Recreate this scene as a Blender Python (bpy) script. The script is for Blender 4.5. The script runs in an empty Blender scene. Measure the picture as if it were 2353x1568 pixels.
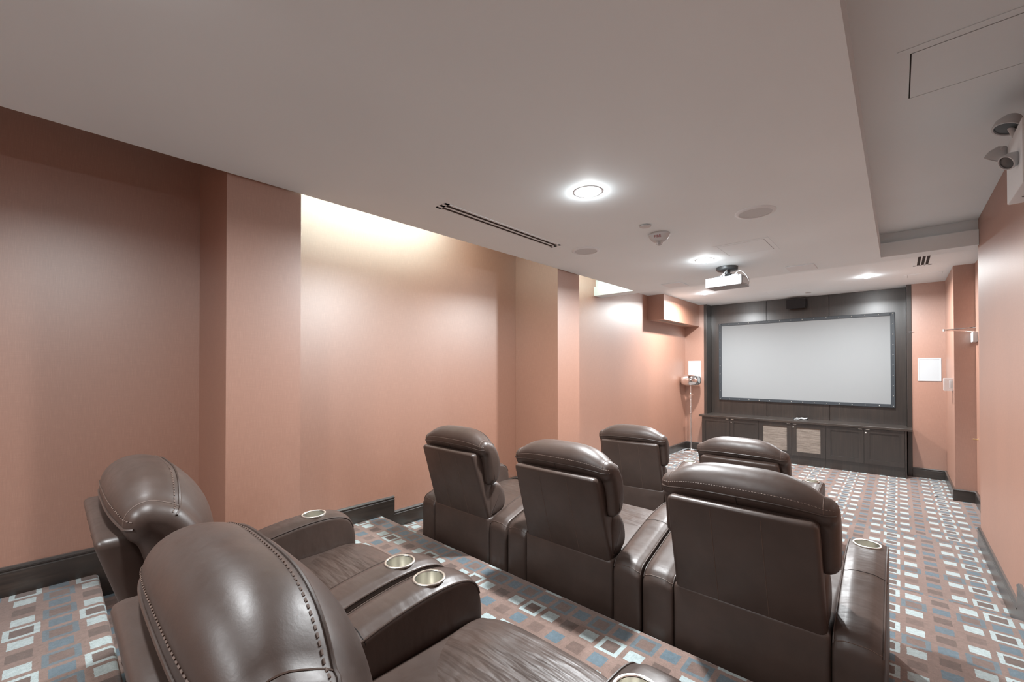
import bpy, bmesh, math, random
from mathutils import Vector, Matrix
random.seed(4)
PI = math.pi
scene = bpy.context.scene
C = scene.collection

# ------------------------------------------------------------------ camera
FPX, YAW, PITCH, ROLL = 969.827, 0.741216574, 0.00874150896, -0.000765813
CAM_Z = 1.7
cam_d = bpy.data.cameras.new('camera')
cam = bpy.data.objects.new('camera', cam_d)
C.objects.link(cam)
cam_d.sensor_fit = 'HORIZONTAL'
cam_d.sensor_width = 36.0
cam_d.lens = FPX / 2353 * 36.0
cam_d.shift_x = 0.0
cam_d.shift_y = (838.414 - 784.0) / 2353
cam_d.clip_start = 0.05
cy_, sy_ = math.cos(YAW), math.sin(YAW)
cp_, sp_ = math.cos(PITCH), math.sin(PITCH)
fw = Vector((-sy_ * cp_, cy_ * cp_, sp_))
rt = Vector((cy_, sy_, 0))
up = rt.cross(fw)
cr_, sr_ = math.cos(ROLL), math.sin(ROLL)
rt2 = cr_ * rt + sr_ * up
up2 = -sr_ * rt + cr_ * up
cam.matrix_world = Matrix(((rt2.x, up2.x, -fw.x, 0), (rt2.y, up2.y, -fw.y, 0),
                           (rt2.z, up2.z, -fw.z, CAM_Z), (0, 0, 0, 1)))
scene.camera = cam

# ------------------------------------------------------------------ world, exposure
world = bpy.data.worlds.new('world')
scene.world = world
world.use_nodes = True
world.node_tree.nodes['Background'].inputs[0].default_value = (0.02, 0.02, 0.022, 1)
world.node_tree.nodes['Background'].inputs[1].default_value = 1.0
vs = scene.view_settings
vs.view_transform = 'Standard'
vs.look = 'None'
vs.gamma = 1.0
vs.use_curve_mapping = False
vs.exposure = 0.54
DOWN_W = 62.0        # each ceiling downlight
COVE_W = 6.0         # per metre of cove tube

# ------------------------------------------------------------------ node helpers
def new_mat(name):
    m = bpy.data.materials.new(name)
    m.use_nodes = True
    nt = m.node_tree
    return m, nt, nt.nodes['Principled BSDF']

class N:
    def __init__(s, nt): s.nt = nt
    def node(s, t, **kw):
        n = s.nt.nodes.new(t)
        for k, v in kw.items(): setattr(n, k, v)
        return n
    def put(s, sock, v):
        if isinstance(v, (int, float)): sock.default_value = v
        elif isinstance(v, tuple): sock.default_value = v
        else: s.nt.links.new(v, sock)
    def math(s, op, a, b=0.0, c=0.0):
        n = s.node('ShaderNodeMath', operation=op)
        s.put(n.inputs[0], a); s.put(n.inputs[1], b); s.put(n.inputs[2], c)
        return n.outputs[0]
    def mix(s, f, a, b, blend='MIX'):
        n = s.node('ShaderNodeMix', data_type='RGBA', blend_type=blend)
        s.put(n.inputs[0], f); s.put(n.inputs[6], a); s.put(n.inputs[7], b)
        return n.outputs[2]
    def noise(s, vec, scale, detail=2.0, rough=0.5):
        n = s.node('ShaderNodeTexNoise')
        s.nt.links.new(vec, n.inputs['Vector'])
        n.inputs['Scale'].default_value = scale
        n.inputs['Detail'].default_value = detail
        n.inputs['Roughness'].default_value = rough
        return n.outputs[0]
    def mapping(s, vec, sc, rot=(0, 0, 0), loc=(0, 0, 0)):
        n = s.node('ShaderNodeMapping')
        s.nt.links.new(vec, n.inputs[0])
        n.inputs['Location'].default_value = loc
        n.inputs['Rotation'].default_value = rot
        n.inputs['Scale'].default_value = sc
        return n.outputs[0]
    def bump(s, h, strength, dist, nrm=None):
        n = s.node('ShaderNodeBump')
        n.inputs['Strength'].default_value = strength
        n.inputs['Distance'].default_value = dist
        s.put(n.inputs['Height'], h)
        if nrm is not None: s.nt.links.new(nrm, n.inputs['Normal'])
        return n.outputs[0]
    def pos(s): return s.node('ShaderNodeNewGeometry').outputs['Position']
    def obj(s): return s.node('ShaderNodeTexCoord').outputs['Object']
    def ramp(s, f, stops):
        n = s.node('ShaderNodeValToRGB')
        cr = n.color_ramp
        while len(cr.elements) < len(stops): cr.elements.new(0.5)
        for e, (p, c) in zip(cr.elements, stops):
            e.position = p; e.color = c
        s.nt.links.new(f, n.inputs[0])
        return n.outputs[0]

def c4(r, g, b): return (r, g, b, 1.0)
def plain(name, col, rough=0.5, metal=0.0, spec=0.5, emis=None, es=0.0, trans=0.0, ior=1.45, alpha=1.0):
    m, nt, p = new_mat(name)
    p.inputs['Base Color'].default_value = c4(*col)
    p.inputs['Roughness'].default_value = rough
    p.inputs['Metallic'].default_value = metal
    p.inputs['Specular IOR Level'].default_value = spec
    p.inputs['Transmission Weight'].default_value = trans
    p.inputs['IOR'].default_value = ior
    p.inputs['Alpha'].default_value = alpha
    if emis:
        p.inputs['Emission Color'].default_value = c4(*emis)
        p.inputs['Emission Strength'].default_value = es
    return m

# ------------------------------------------------------------------ materials
def mat_wallpaper():
    m, nt, p = new_mat('woven_wallpaper'); g = N(nt)
    pos = g.pos()
    sx = g.node('ShaderNodeSeparateXYZ'); nt.links.new(pos, sx.inputs[0])
    u = g.math('ADD', sx.outputs[0], sx.outputs[1])
    cb = g.node('ShaderNodeCombineXYZ')
    g.put(cb.inputs[0], u); g.put(cb.inputs[2], sx.outputs[2])
    v = cb.outputs[0]
    thr = g.noise(g.mapping(v, (420, 1, 14)), 1.0, 3.0, 0.65)
    weft = g.noise(g.mapping(v, (14, 1, 300)), 1.0, 2.0, 0.6)
    blot = g.noise(g.mapping(v, (2.0, 1, 0.7)), 1.0, 2.0, 0.5)
    seamf = g.math('MULTIPLY_ADD', blot, 0.25, 0.87)
    f = g.math('ADD', g.math('MULTIPLY', thr, 0.7), g.math('MULTIPLY', weft, 0.3))
    col = g.ramp(f, [(0.30, c4(0.278, 0.117, 0.068)), (0.52, c4(0.332, 0.146, 0.088)), (0.75, c4(0.42, 0.220, 0.150))])
    hsv = g.node('ShaderNodeHueSaturation'); nt.links.new(col, hsv.inputs['Color']); g.put(hsv.inputs['Value'], seamf)
    nt.links.new(hsv.outputs[0], p.inputs['Base Color'])
    p.inputs['Roughness'].default_value = 0.6
    p.inputs['Specular IOR Level'].default_value = 0.3
    # the raised silky threads give a broad pale shine
    gl = g.node('ShaderNodeBsdfAnisotropic'); gl.inputs['Color'].default_value = c4(0.95, 0.94, 0.92); gl.inputs['Roughness'].default_value = 0.44
    mx = g.node('ShaderNodeMixShader'); mx.inputs[0].default_value = 0.23
    nt.links.new(p.outputs[0], mx.inputs[1]); nt.links.new(gl.outputs[0], mx.inputs[2])
    nt.links.new(mx.outputs[0], nt.nodes['Material Output'].inputs[0])
    nt.links.new(g.bump(f, 0.12, 0.001), p.inputs['Normal'])
    return m

def mat_leather(name, base, crease=0.0, cdir=(1, 1, 1), rough=0.43):
    m, nt, p = new_mat(name); g = N(nt)
    o = g.obj()
    big = g.noise(o, 5.0, 3.0, 0.55)
    fine = g.noise(o, 260.0, 2.0, 0.6)
    col = g.ramp(big, [(0.3, c4(*[c * 0.82 for c in base])), (0.7, c4(*[c * 1.2 for c in base]))])
    nt.links.new(col, p.inputs['Base Color'])
    r = g.math('MULTIPLY_ADD', g.noise(o, 14.0, 4.0, 0.7), 0.34, rough - 0.17)
    nt.links.new(r, p.inputs['Roughness'])
    p.inputs['Specular IOR Level'].default_value = 0.55
    nrm = g.bump(fine, 0.10, 0.001)
    nrm = g.bump(g.noise(o, 9.0, 3.0, 0.5), 0.25, 0.006, nrm)
    if crease > 0:
        dist = g.noise(o, 6.0, 2.0, 0.5)
        w = g.noise(g.mapping(o, cdir, (0, 0, 0.5)), 1.0, 2.5, 0.55)
        msk = g.math('MULTIPLY', g.math('SMOOTH_MIN', g.math('MULTIPLY', dist, 1.6), 1.0, 0.1), w)
        nrm = g.bump(msk, crease, 0.03, nrm)
    nt.links.new(nrm, p.inputs['Normal'])
    return m

def mat_wood(name, cols, sc):
    m, nt, p = new_mat(name); g = N(nt)
    pos = g.pos()
    n1 = g.noise(g.mapping(pos, sc), 1.0, 4.0, 0.6)
    n2 = g.noise(pos, 1.7, 2.0, 0.5)
    f = g.math('ADD', g.math('MULTIPLY', n1, 0.7), g.math('MULTIPLY', n2, 0.3))
    nt.links.new(g.ramp(f, [(0.33, c4(*cols[0])), (0.55, c4(*cols[1])), (0.72, c4(*cols[2]))]), p.inputs['Base Color'])
    p.inputs['Roughness'].default_value = 0.40
    p.inputs['Specular IOR Level'].default_value = 0.5
    p.inputs['Coat Weight'].default_value = 0.8
    p.inputs['Coat Roughness'].default_value = 0.30
    p.inputs['Coat IOR'].default_value = 1.7
    nt.links.new(g.bump(n1, 0.08, 0.001), p.inputs['Normal'])
    return m

def mat_paint(name, col, rough=0.75):
    m, nt, p = new_mat(name); g = N(nt)
    pos = g.pos()
    n = g.noise(pos, 0.8, 2.0, 0.5)
    a = tuple(c * 0.97 for c in col); b = tuple(min(1, c * 1.03) for c in col)
    nt.links.new(g.ramp(n, [(0.3, c4(*a)), (0.7, c4(*b))]), p.inputs['Base Color'])
    p.inputs['Roughness'].default_value = rough
    p.inputs['Specular IOR Level'].default_value = 0.3
    nt.links.new(g.bump(g.noise(pos, 140.0, 2.0, 0.5), 0.05, 0.001), p.inputs['Normal'])
    return m

CELL = 0.117
def mat_carpet(name, x0, y0):
    """woven block carpet: cells of CELL metres, 4 x 4 repeat, phase (x0, y0)"""
    m, nt, p = new_mat(name); g = N(nt)
    pos = g.pos()
    s = g.node('ShaderNodeSeparateXYZ'); nt.links.new(pos, s.inputs[0])
    jit = g.noise(pos, 90.0, 2.0, 0.5)
    j = g.math('MULTIPLY_ADD', jit, 0.05, -0.025)
    u = g.math('ADD', g.math('DIVIDE', g.math('SUBTRACT', s.outputs[0], x0), CELL), j)
    v = g.math('ADD', g.math('DIVIDE', g.math('SUBTRACT', g.math('SUBTRACT', s.outputs[1], s.outputs[2]), y0), CELL), j)
    ub = g.math('ADD', u, 400.5); vb = g.math('ADD', v, 400.5)
    ci = g.math('MODULO', g.math('FLOOR', ub), 4.0)
    ri = g.math('MODULO', g.math('FLOOR', vb), 4.0)
    du = g.math('ABSOLUTE', g.math('SUBTRACT', g.math('FRACT', ub), 0.5))
    dv = g.math('ABSOLUTE', g.math('SUBTRACT', g.math('FRACT', vb), 0.5))
    d = g.math('MAXIMUM', du, dv)
    solid = g.math('LESS_THAN', d, 0.315)
    outer = g.math('LESS_THAN', d, 0.475)
    inner = g.math('LESS_THAN', d, 0.305)
    ring = g.math('SUBTRACT', outer, inner)
    def eq(a, k): return g.math('COMPARE', a, float(k), 0.1)
    def orr(a, b): return g.math('MAXIMUM', a, b)
    def andd(a, b): return g.math('MULTIPLY', a, b)
    r_even = orr(eq(ri, 0), eq(ri, 2))
    r1, r3 = eq(ri, 1), eq(ri, 3)
    r_odd = orr(r1, r3)
    c0, c1, c2, c3 = [eq(ci, k) for k in range(4)]
    c13, c02 = orr(c1, c3), orr(c0, c2)
    light = andd(r_even, orr(andd(c0, ring), andd(c13, solid)))
    blue_s = andd(r_odd, andd(c02, solid))
    blue_o = andd(andd(r1, c13), ring)
    dark = orr(andd(andd(r_even, c2), solid), andd(andd(r_even, c0), inner))
    mid = andd(andd(r_odd, c13), inner)
    base = g.ramp(g.noise(pos, 1.3, 2.0, 0.5), [(0.35, c4(0.178, 0.122, 0.102)), (0.65, c4(0.215, 0.148, 0.124))])
    col = g.mix(dark, base, c4(0.112, 0.078, 0.066))
    col = g.mix(mid, col, c4(0.140, 0.096, 0.081))
    col = g.mix(blue_s, col, c4(0.098, 0.138, 0.165))
    col = g.mix(blue_o, col, c4(0.105, 0.138, 0.158))
    col = g.mix(light, col, c4(0.355, 0.425, 0.430))
    pile = g.noise(pos, 420.0, 2.0, 0.7)
    mott = g.noise(pos, 60.0, 3.0, 0.6)
    val = g.math('ADD', g.math('MULTIPLY', pile, 1.1), g.math('MULTIPLY_ADD', mott, 0.7, 0.12))
    hsv = g.node('ShaderNodeHueSaturation'); nt.links.new(col, hsv.inputs['Color']); g.put(hsv.inputs['Value'], val)
    nt.links.new(hsv.outputs[0], p.inputs['Base Color'])
    p.inputs['Roughness'].default_value = 0.95
    p.inputs['Specular IOR Level'].default_value = 0.1
    p.inputs['Sheen Weight'].default_value = 0.25
    p.inputs['Sheen Roughness'].default_value = 0.5
    nt.links.new(g.bump(g.math('ADD', pile, g.math('MULTIPLY', light, -0.4)), 0.5, 0.004), p.inputs['Normal'])
    return m

def mat_woven(name):
    m, nt, p = new_mat(name); g = N(nt)
    pos = g.pos()
    a = g.noise(g.mapping(pos, (6, 6, 190)), 1.0, 2.0, 0.6)
    b = g.noise(g.mapping(pos, (260, 260, 40)), 1.0, 2.0, 0.6)
    f = g.math('ADD', g.math('MULTIPLY', a, 0.8), g.math('MULTIPLY', b, 0.2))
    nt.links.new(g.ramp(f, [(0.35, c4(0.13, 0.102, 0.084)), (0.65, c4(0.30, 0.255, 0.215))]), p.inputs['Base Color'])
    p.inputs['Roughness'].default_value = 0.85
    nt.links.new(g.bump(f, 0.5, 0.003), p.inputs['Normal'])
    return m

WALL = mat_wallpaper()
LEA = (0.054, 0.0355, 0.0285)
LEATHER = mat_leather('brown_leather', LEA)
LEATHER_SEAT = mat_leather('brown_leather_creased', tuple(c * 1.1 for c in LEA), 0.55, (4, 26, 8), 0.43)
LEATHER_ARM = mat_leather('brown_leather_arm', LEA, 0.12, (5, 18, 8), 0.42)
THREAD = plain('brown_thread', (0.115, 0.078, 0.062), 0.55)
CEIL = mat_paint('ceiling_paint', (0.835, 0.93, 0.965))
WHITE = plain('white_plastic', (0.55, 0.57, 0.58), 0.45)
WHITE_MET = plain('white_painted_metal', (0.78, 0.84, 0.87), 0.6)
GRILLE_W = plain('speaker_cloth_pale', (0.62, 0.67, 0.69), 0.8)
GRILLE_WALL = plain('speaker_grille_white', (0.46, 0.49, 0.505), 0.7)
BLACK = plain('black_plastic', (0.012, 0.012, 0.013), 0.5)
SLOT = plain('dark_slot', (0.016, 0.013, 0.012), 0.8)
VELVET = plain('black_border_vinyl', (0.040, 0.047, 0.054), 0.5)
SCREEN = plain('screen_vinyl', (0.28, 0.292, 0.296), 0.9, spec=0.1)
STEEL = plain('brushed_steel', (0.80, 0.78, 0.72), 0.34, 1.0)
CHROME = plain('chrome', (0.86, 0.84, 0.83), 0.05, 1.0)
GREYMET = plain('dark_grey_metal', (0.11, 0.12, 0.125), 0.45, 0.7)
GUARD = plain('clear_guard_plastic', (0.80, 0.80, 0.80), 0.15, alpha=0.30)
PROJ = plain('projector_white', (0.30, 0.31, 0.315), 0.5)
CLEAR = plain('clear_acrylic', (0.96, 0.96, 0.97), 0.05, trans=0.92, ior=1.3)
RED = plain('red_print', (0.30, 0.03, 0.03), 0.6)
BRASS = plain('brass', (0.75, 0.58, 0.32), 0.3, 1.0)
LENS = plain('lamp_lens', (1, 1, 1), 0.5, emis=(0.97, 0.99, 1.0), es=160.0)
LENS_DIM = plain('lamp_lens_dimmed', (1, 1, 1), 0.5, emis=(0.97, 0.99, 1.0), es=45.0)
TUBE = plain('tube_glow', (1, 1, 1), 0.5, emis=(1.0, 0.98, 0.86), es=8.0)
WOOD_COLS = [(0.008, 0.0054, 0.004), (0.019, 0.013, 0.0098), (0.040, 0.0275, 0.020)]
WOOD_V = mat_wood('dark_wood_upright', WOOD_COLS, (55, 55, 2.2))
WOOD_H = mat_wood('dark_wood_lengthwise', [tuple(c * 1.15 for c in k) for k in WOOD_COLS], (4, 4, 60))
WOOD_TOP = mat_wood('dark_wood_worktop', [tuple(c * 1.7 for c in k) for k in WOOD_COLS], (3, 60, 60))
WOVEN = mat_woven('woven_cane')

# ------------------------------------------------------------------ mesh helpers
def bx(bm, x0, x1, y0, y1, z0, z1):
    v = [bm.verts.new(p) for p in ((x0, y0, z0), (x1, y0, z0), (x1, y1, z0), (x0, y1, z0),
                                   (x0, y0, z1), (x1, y0, z1), (x1, y1, z1), (x0, y1, z1))]
    for f in ((0, 3, 2, 1), (4, 5, 6, 7), (0, 1, 5, 4), (1, 2, 6, 5), (2, 3, 7, 6), (3, 0, 4, 7)):
        bm.faces.new([v[i] for i in f])
    return v

def box_bm(*a):
    bm = bmesh.new(); bx(bm, *a); return bm

def bevel(bm, w, seg=2):
    bmesh.ops.bevel(bm, geom=list(bm.edges), offset=w, segments=seg, profile=0.5, affect='EDGES')
    return bm

def rbox(x0, x1, y0, y1, z0, z1, r, seg=2):
    return bevel(box_bm(x0, x1, y0, y1, z0, z1), r, seg)

def lathe(bm, prof, seg=32, axis='Z', o=(0, 0, 0), cap=True):
    """prof = [(radius, height)] revolved about an axis through o"""
    rings = []
    for r, h in prof:
        ring = []
        for i in range(seg):
            a = 2 * PI * i / seg
            p = (r * math.cos(a), r * math.sin(a), h)
            if axis == 'X': p = (p[2], p[0], p[1])
            if axis == 'Y': p = (p[0], p[2], p[1])
            ring.append(bm.verts.new((p[0] + o[0], p[1] + o[1], p[2] + o[2])))
        rings.append(ring)
    for a, b in zip(rings, rings[1:]):
        for i in range(seg):
            bm.faces.new((a[i], a[(i + 1) % seg], b[(i + 1) % seg], b[i]))
    if cap:
        for ring in (rings[0], rings[-1]):
            try: bm.faces.new(ring)
            except ValueError: pass
    return bm

def lathe_bm(prof, **k):
    bm = bmesh.new(); lathe(bm, prof, **k); return bm

def tube(bm, pts, r, seg=6, closed=False):
    pts = [Vector(p) for p in pts]
    rings = []
    n = len(pts)
    prev = None
    for i, p in enumerate(pts):
        if closed: t = pts[(i + 1) % n] - pts[i - 1]
        else: t = pts[min(i + 1, n - 1)] - pts[max(i - 1, 0)]
        t.normalize()
        if prev is None:
            a = Vector((0, 0, 1)) if abs(t.z) < 0.9 else Vector((1, 0, 0))
            nrm = t.cross(a).normalized()
        else:
            nrm = (prev - t * prev.dot(t)).normalized()
        prev = nrm
        b = t.cross(nrm)
        rings.append([bm.verts.new(p + r * (math.cos(2 * PI * k / seg) * nrm + math.sin(2 * PI * k / seg) * b)) for k in range(seg)])
    m = n if closed else n - 1
    for i in range(m):
        A, B = rings[i], rings[(i + 1) % n]
        for k in range(seg):
            bm.faces.new((A[k], A[(k + 1) % seg], B[(k + 1) % seg], B[k]))
    if not closed:
        bm.faces.new(rings[0]); bm.faces.new(list(reversed(rings[-1])))
    return bm

def tube_bm(pts, r, seg=6, closed=False):
    return tube(bmesh.new(), pts, r, seg, closed)

def prism(bm, poly, axis, a, b):
    """extrude a polygon along an axis from a to b; poly in the two other axes, in order"""
    def mk(p, h):
        if axis == 'X': return (h, p[0], p[1])
        if axis == 'Y': return (p[0], h, p[1])
        return (p[0], p[1], h)
    A = [bm.verts.new(mk(p, a)) for p in poly]
    B = [bm.verts.new(mk(p, b)) for p in poly]
    n = len(poly)
    for i in range(n):
        bm.faces.new((A[i], A[(i + 1) % n], B[(i + 1) % n], B[i]))
    bm.faces.new(list(reversed(A))); bm.faces.new(B)
    return bm

def finish(bm, smooth):
    bmesh.ops.recalc_face_normals(bm, faces=list(bm.faces))
    if smooth:
        for f in bm.faces: f.smooth = True

def mesh_of(name, bm, m, smooth=False, angle=None):
    finish(bm, smooth)
    me = bpy.data.meshes.new(name)
    bm.to_mesh(me); bm.free()
    me.materials.append(m)
    if smooth and angle:
        me.set_sharp_from_angle(angle=math.radians(angle))
    return me

def obj(name, bm, m, parent=None, smooth=False, angle=40):
    o = bpy.data.objects.new(name, mesh_of(name, bm, m, smooth, angle) if isinstance(bm, bmesh.types.BMesh) else bm)
    C.objects.link(o)
    if parent is not None: o.parent = parent
    return o

def tag(o, label, cat, group=None):
    o['label'] = label; o['category'] = cat
    if group: o['group'] = group
    return o

def thing(name, label, cat, loc=(0, 0, 0), rotz=0.0, group=None):
    o = bpy.data.objects.new(name, None); C.objects.link(o)
    o.empty_display_size = 0.1
    o.location = loc; o.rotation_euler = (0, 0, rotz)
    return tag(o, label, cat, group)

def struct(name, bm, m, parent=None, smooth=False, label=None):
    o = obj(name, bm, m, parent, smooth)
    if parent is None:
        o['kind'] = 'structure'
        if label: o['label'] = label
    return o

def dup(root, loc, rotz, label, group=None):
    r = root.copy(); C.objects.link(r)
    r.location = loc; r.rotation_euler = (0, 0, rotz); r['label'] = label
    if group: r['group'] = group
    for ch in list(root.children):
        c = ch.copy(); C.objects.link(c); c.parent = r
        for gch in list(ch.children):
            d = gch.copy(); C.objects.link(d); d.parent = c
    return r

def catmull(pts, n, closed=True):
    P = [Vector(p) for p in pts]
    out = []
    L = len(P)
    segs = L if closed else L - 1
    for i in range(segs):
        if closed: p0, p1, p2, p3 = P[i - 1], P[i], P[(i + 1) % L], P[(i + 2) % L]
        else: p0, p1, p2, p3 = P[max(i - 1, 0)], P[i], P[i + 1], P[min(i + 2, L - 1)]
        for k in range(n):
            t = k / n
            out.append(0.5 * ((2 * p1) + (-p0 + p2) * t + (2 * p0 - 5 * p1 + 4 * p2 - p3) * t * t + (-p0 + 3 * p1 - 3 * p2 + p3) * t ** 3))
    if not closed: out.append(P[-1])
    return out

# ------------------------------------------------------------------ room dimensions
XW = -3.355     # left wall
XP = -2.735     # pillar faces
XR = 0.53       # right wall
XA = 0.72       # alcove in the right wall
YF = 9.14       # front wall
YN = 9.42       # back of the screen niche
YB = -2.3       # back wall
ZM = 2.782      # dropped ceiling
ZU = 3.02       # upper ceiling
ZS = 3.34       # top of the lighting slot
EDGE = [-9, 0.19, 1.975, 3.73, 5.50]      # step edges
LEV = [0.544, 0.408, 0.272, 0.136, 0.0]   # levels from the back to the front

# ------------------------------------------------------------------ floor: five carpeted levels
PH = [(-1.462 - 3 * 0.468 + 0.02, -0.080 - 0.544), (-1.462, 1.762 - 0.408), (-1.462 + 0.468, 3.4 - 0.272), (0.413, 5.337 - 0.136), (0.413 - 0.02, 7.0)]
ends = [YB, 0.19, 1.975, 3.73, 5.50, YN]
for i in range(5):
    mt = mat_carpet('block_carpet_level_%d' % i, *PH[i])
    bm = bmesh.new()
    y0, y1 = ends[i], ends[i + 1]
    z = LEV[i]
    if i < 4:   # rounded nosing over the riser
        r = 0.022
        poly = [(y0, z - 0.3), (y0, z)] + [(y1 - r + r * math.sin(a), z - r + r * math.cos(a)) for a in [k * PI / 12 for k in range(7)]] + [(y1, z - 0.3)]
        prism(bm, poly, 'X', XW - 0.1, XA + 0.1)
    else:
        bx(bm, XW - 0.1, XA + 0.1, y0 - 0.05, y1, -0.1, 0.0)
    struct('floor', bm, mt, smooth=True)

# ------------------------------------------------------------------ walls
T = 0.12
bm = bmesh.new(); bx(bm, XW - T, XW, YB, YF, -0.1, ZS)
struct('wall_left', bm, WALL)
for y0, y1 in ((0.652, 1.045), (3.727, 4.147)):
    struct('wall_left_pillar', box_bm(XW + 0.001, XP, y0, y1, 0.1, ZS - 0.005), WALL)
struct('wall_back', box_bm(XW - T, XA + T, YB - T, YB, 0.4, ZS), WALL)
bm = bmesh.new()
bx(bm, XW - T, -2.968, YF, YF + 0.3, -0.1, ZU + 0.1)
bx(bm, 0.158, XA + T, YF, YF + 0.3, -0.1, ZU + 0.1)
bx(bm, -2.968, 0.158, YN + 0.02, YN + 0.14, -0.1, ZU + 0.1)
struct('wall_front', bm, WALL)
bm = bmesh.new()
bx(bm, XR, XA + T, YB, 5.575, -0.1, ZU + 0.05)
bx(bm, XA, XA + T, 5.575, 7.85, -0.1, ZU + 0.05)
bx(bm, XR, XA + T, 7.85, YF, -0.1, ZU + 0.05)
struct('wall_right', bm, WALL)
# ventilation bulkhead high in the front left corner
bm = bmesh.new(); bx(bm, XW + 0.001, -3.06, 7.33, YF - 0.001, 2.57, ZU - 0.001)
struct('wall_bulkhead', bm, WALL)

# ------------------------------------------------------------------ ceilings
bm = bmesh.new()
bx(bm, -2.62, XA + T, YB, 5.60, ZU, ZU + 0.1)
bx(bm, XW - T, XA + T, 5.60, YN + 0.14, ZU, ZU + 0.1)
struct('ceiling', bm, CEIL)
bm = bmesh.new()
bx(bm, -2.72, -0.12, YB, 5.48, ZM, 2.918)
bx(bm, XW + 0.001, XR - 0.002, 5.48, 5.70, ZM, 2.918)
bx(bm, XW + 0.001, XA - 0.002, 5.535, 5.69, 2.918, ZU)
bx(bm, -2.66, -2.62, YB, 5.535, 2.918, ZS)
bx(bm, XW + 0.001, -2.62, 5.535, 5.60, ZU, ZS)
bx(bm, -0.20, -0.16, YB, 5.535, 2.918, ZU)
struct('ceiling_drop_panel', bm, CEIL)
struct('ceiling_slot', box_bm(XW - T, -2.62, YB, 5.60, ZS, ZS + 0.08), CEIL)

# ------------------------------------------------------------------ baseboards
HB = 0.15
def base_profile():   # (out from the wall, height)
    return [(0, 0), (0.020, 0), (0.020, HB - 0.030), (0.016, HB - 0.026), (0.016, HB - 0.022), (0.022, HB - 0.018), (0.022, HB - 0.010), (0.012, HB), (0, HB)]
def baseboard(bm, a, b, n, z, drop=0.0):
    """run a board from a to b (xy) against a wall whose room-side normal is n"""
    A, B = Vector((a[0], a[1], 0)), Vector((b[0], b[1], 0)); nn = Vector((n[0], n[1], 0))
    pr = base_profile()
    pr = [(o, h if h > 0 else -drop) for o, h in pr]
    ra = [bm.verts.new(A + nn * o + Vector((0, 0, z + h))) for o, h in pr]
    rb = [bm.verts.new(B + nn * o + Vector((0, 0, z + h))) for o, h in pr]
    k = len(pr)
    for i in range(k):
        bm.faces.new((ra[i], ra[(i + 1) % k], rb[(i + 1) % k], rb[i]))
    bm.faces.new(list(reversed(ra))); bm.faces.new(rb)
bm = bmesh.new()
baseboard(bm, (XW, YB), (XW, 0.33), (1, 0), LEV[0], 0.14)
baseboard(bm, (XW, 0.33), (XW, 0.652), (1, 0), LEV[1], 0.02)
baseboard(bm, (XW, 1.045), (XW, 2.085), (1, 0), LEV[1], 0.14)
baseboard(bm, (XW, 2.085), (XW, 3.727), (1, 0), LEV[2], 0.02)
baseboard(bm, (XW, 4.147), (XW, 5.62), (1, 0), LEV[3], 0.14)
baseboard(bm, (XW, 5.62), (XW, YF), (1, 0), LEV[4])
baseboard(bm, (XP, 0.652), (XP, 1.045), (1, 0), LEV[1])
baseboard(bm, (XW, 0.652), (XP, 0.652), (0, -1), LEV[1])
baseboard(bm, (XP, 3.727), (XP, 4.147), (1, 0), LEV[3])
baseboard(bm, (XW, 3.727), (XP, 3.727), (0, -1), LEV[2], 0.14)
struct('baseboard_left', bm, WOOD_H)
bm = bmesh.new()
baseboard(bm, (XW, YF), (-2.97, YF), (0, -1), 0)
baseboard(bm, (0.16, YF), (XR, YF), (0, -1), 0)
struct('baseboard_front', bm, WOOD_H)
bm = bmesh.new()
baseboard(bm, (XR, 7.85), (XR, YF), (-1, 0), 0)
baseboard(bm, (XR - 0.02, 7.85), (XA, 7.85), (0, -1), 0)
baseboard(bm, (XA, 5.575), (XA, 7.85), (-1, 0), 0)
baseboard(bm, (XR, 3.88), (XR, 5.575), (-1, 0), LEV[3], 0.14)
baseboard(bm, (XR, 2.1), (XR, 3.88), (-1, 0), LEV[2], 0.1)
baseboard(bm, (XR, 0.33), (XR, 2.1), (-1, 0), LEV[1], 0.1)
baseboard(bm, (XR, YB), (XR, 0.33), (-1, 0), LEV[0], 0.1)
struct('baseboard_right', bm, WOOD_H)

# ------------------------------------------------------------------ wood surround and panelling round the screen
struct('trim_1', rbox(-2.968, -2.912, YF - 0.012, YN + 0.02, 0.0, ZU - 0.002, 0.004), WOOD_V)
struct('trim_2', rbox(0.101, 0.158, YF - 0.012, YN + 0.02, 0.0, ZU - 0.002, 0.004), WOOD_V)
pan = struct('wall_panelling', box_bm(-2.912, 0.101, YN + 0.008, YN + 0.02, 0.0, ZU - 0.001), SLOT)
for x0, x1 in ((-2.910, -1.895), (-1.891, -0.911), (-0.907, 0.099)):
    obj('panel', rbox(x0, x1, YN - 0.010, YN + 0.009, 0.70, ZU - 0.002, 0.002, 1), WOOD_V, pan)

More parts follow.
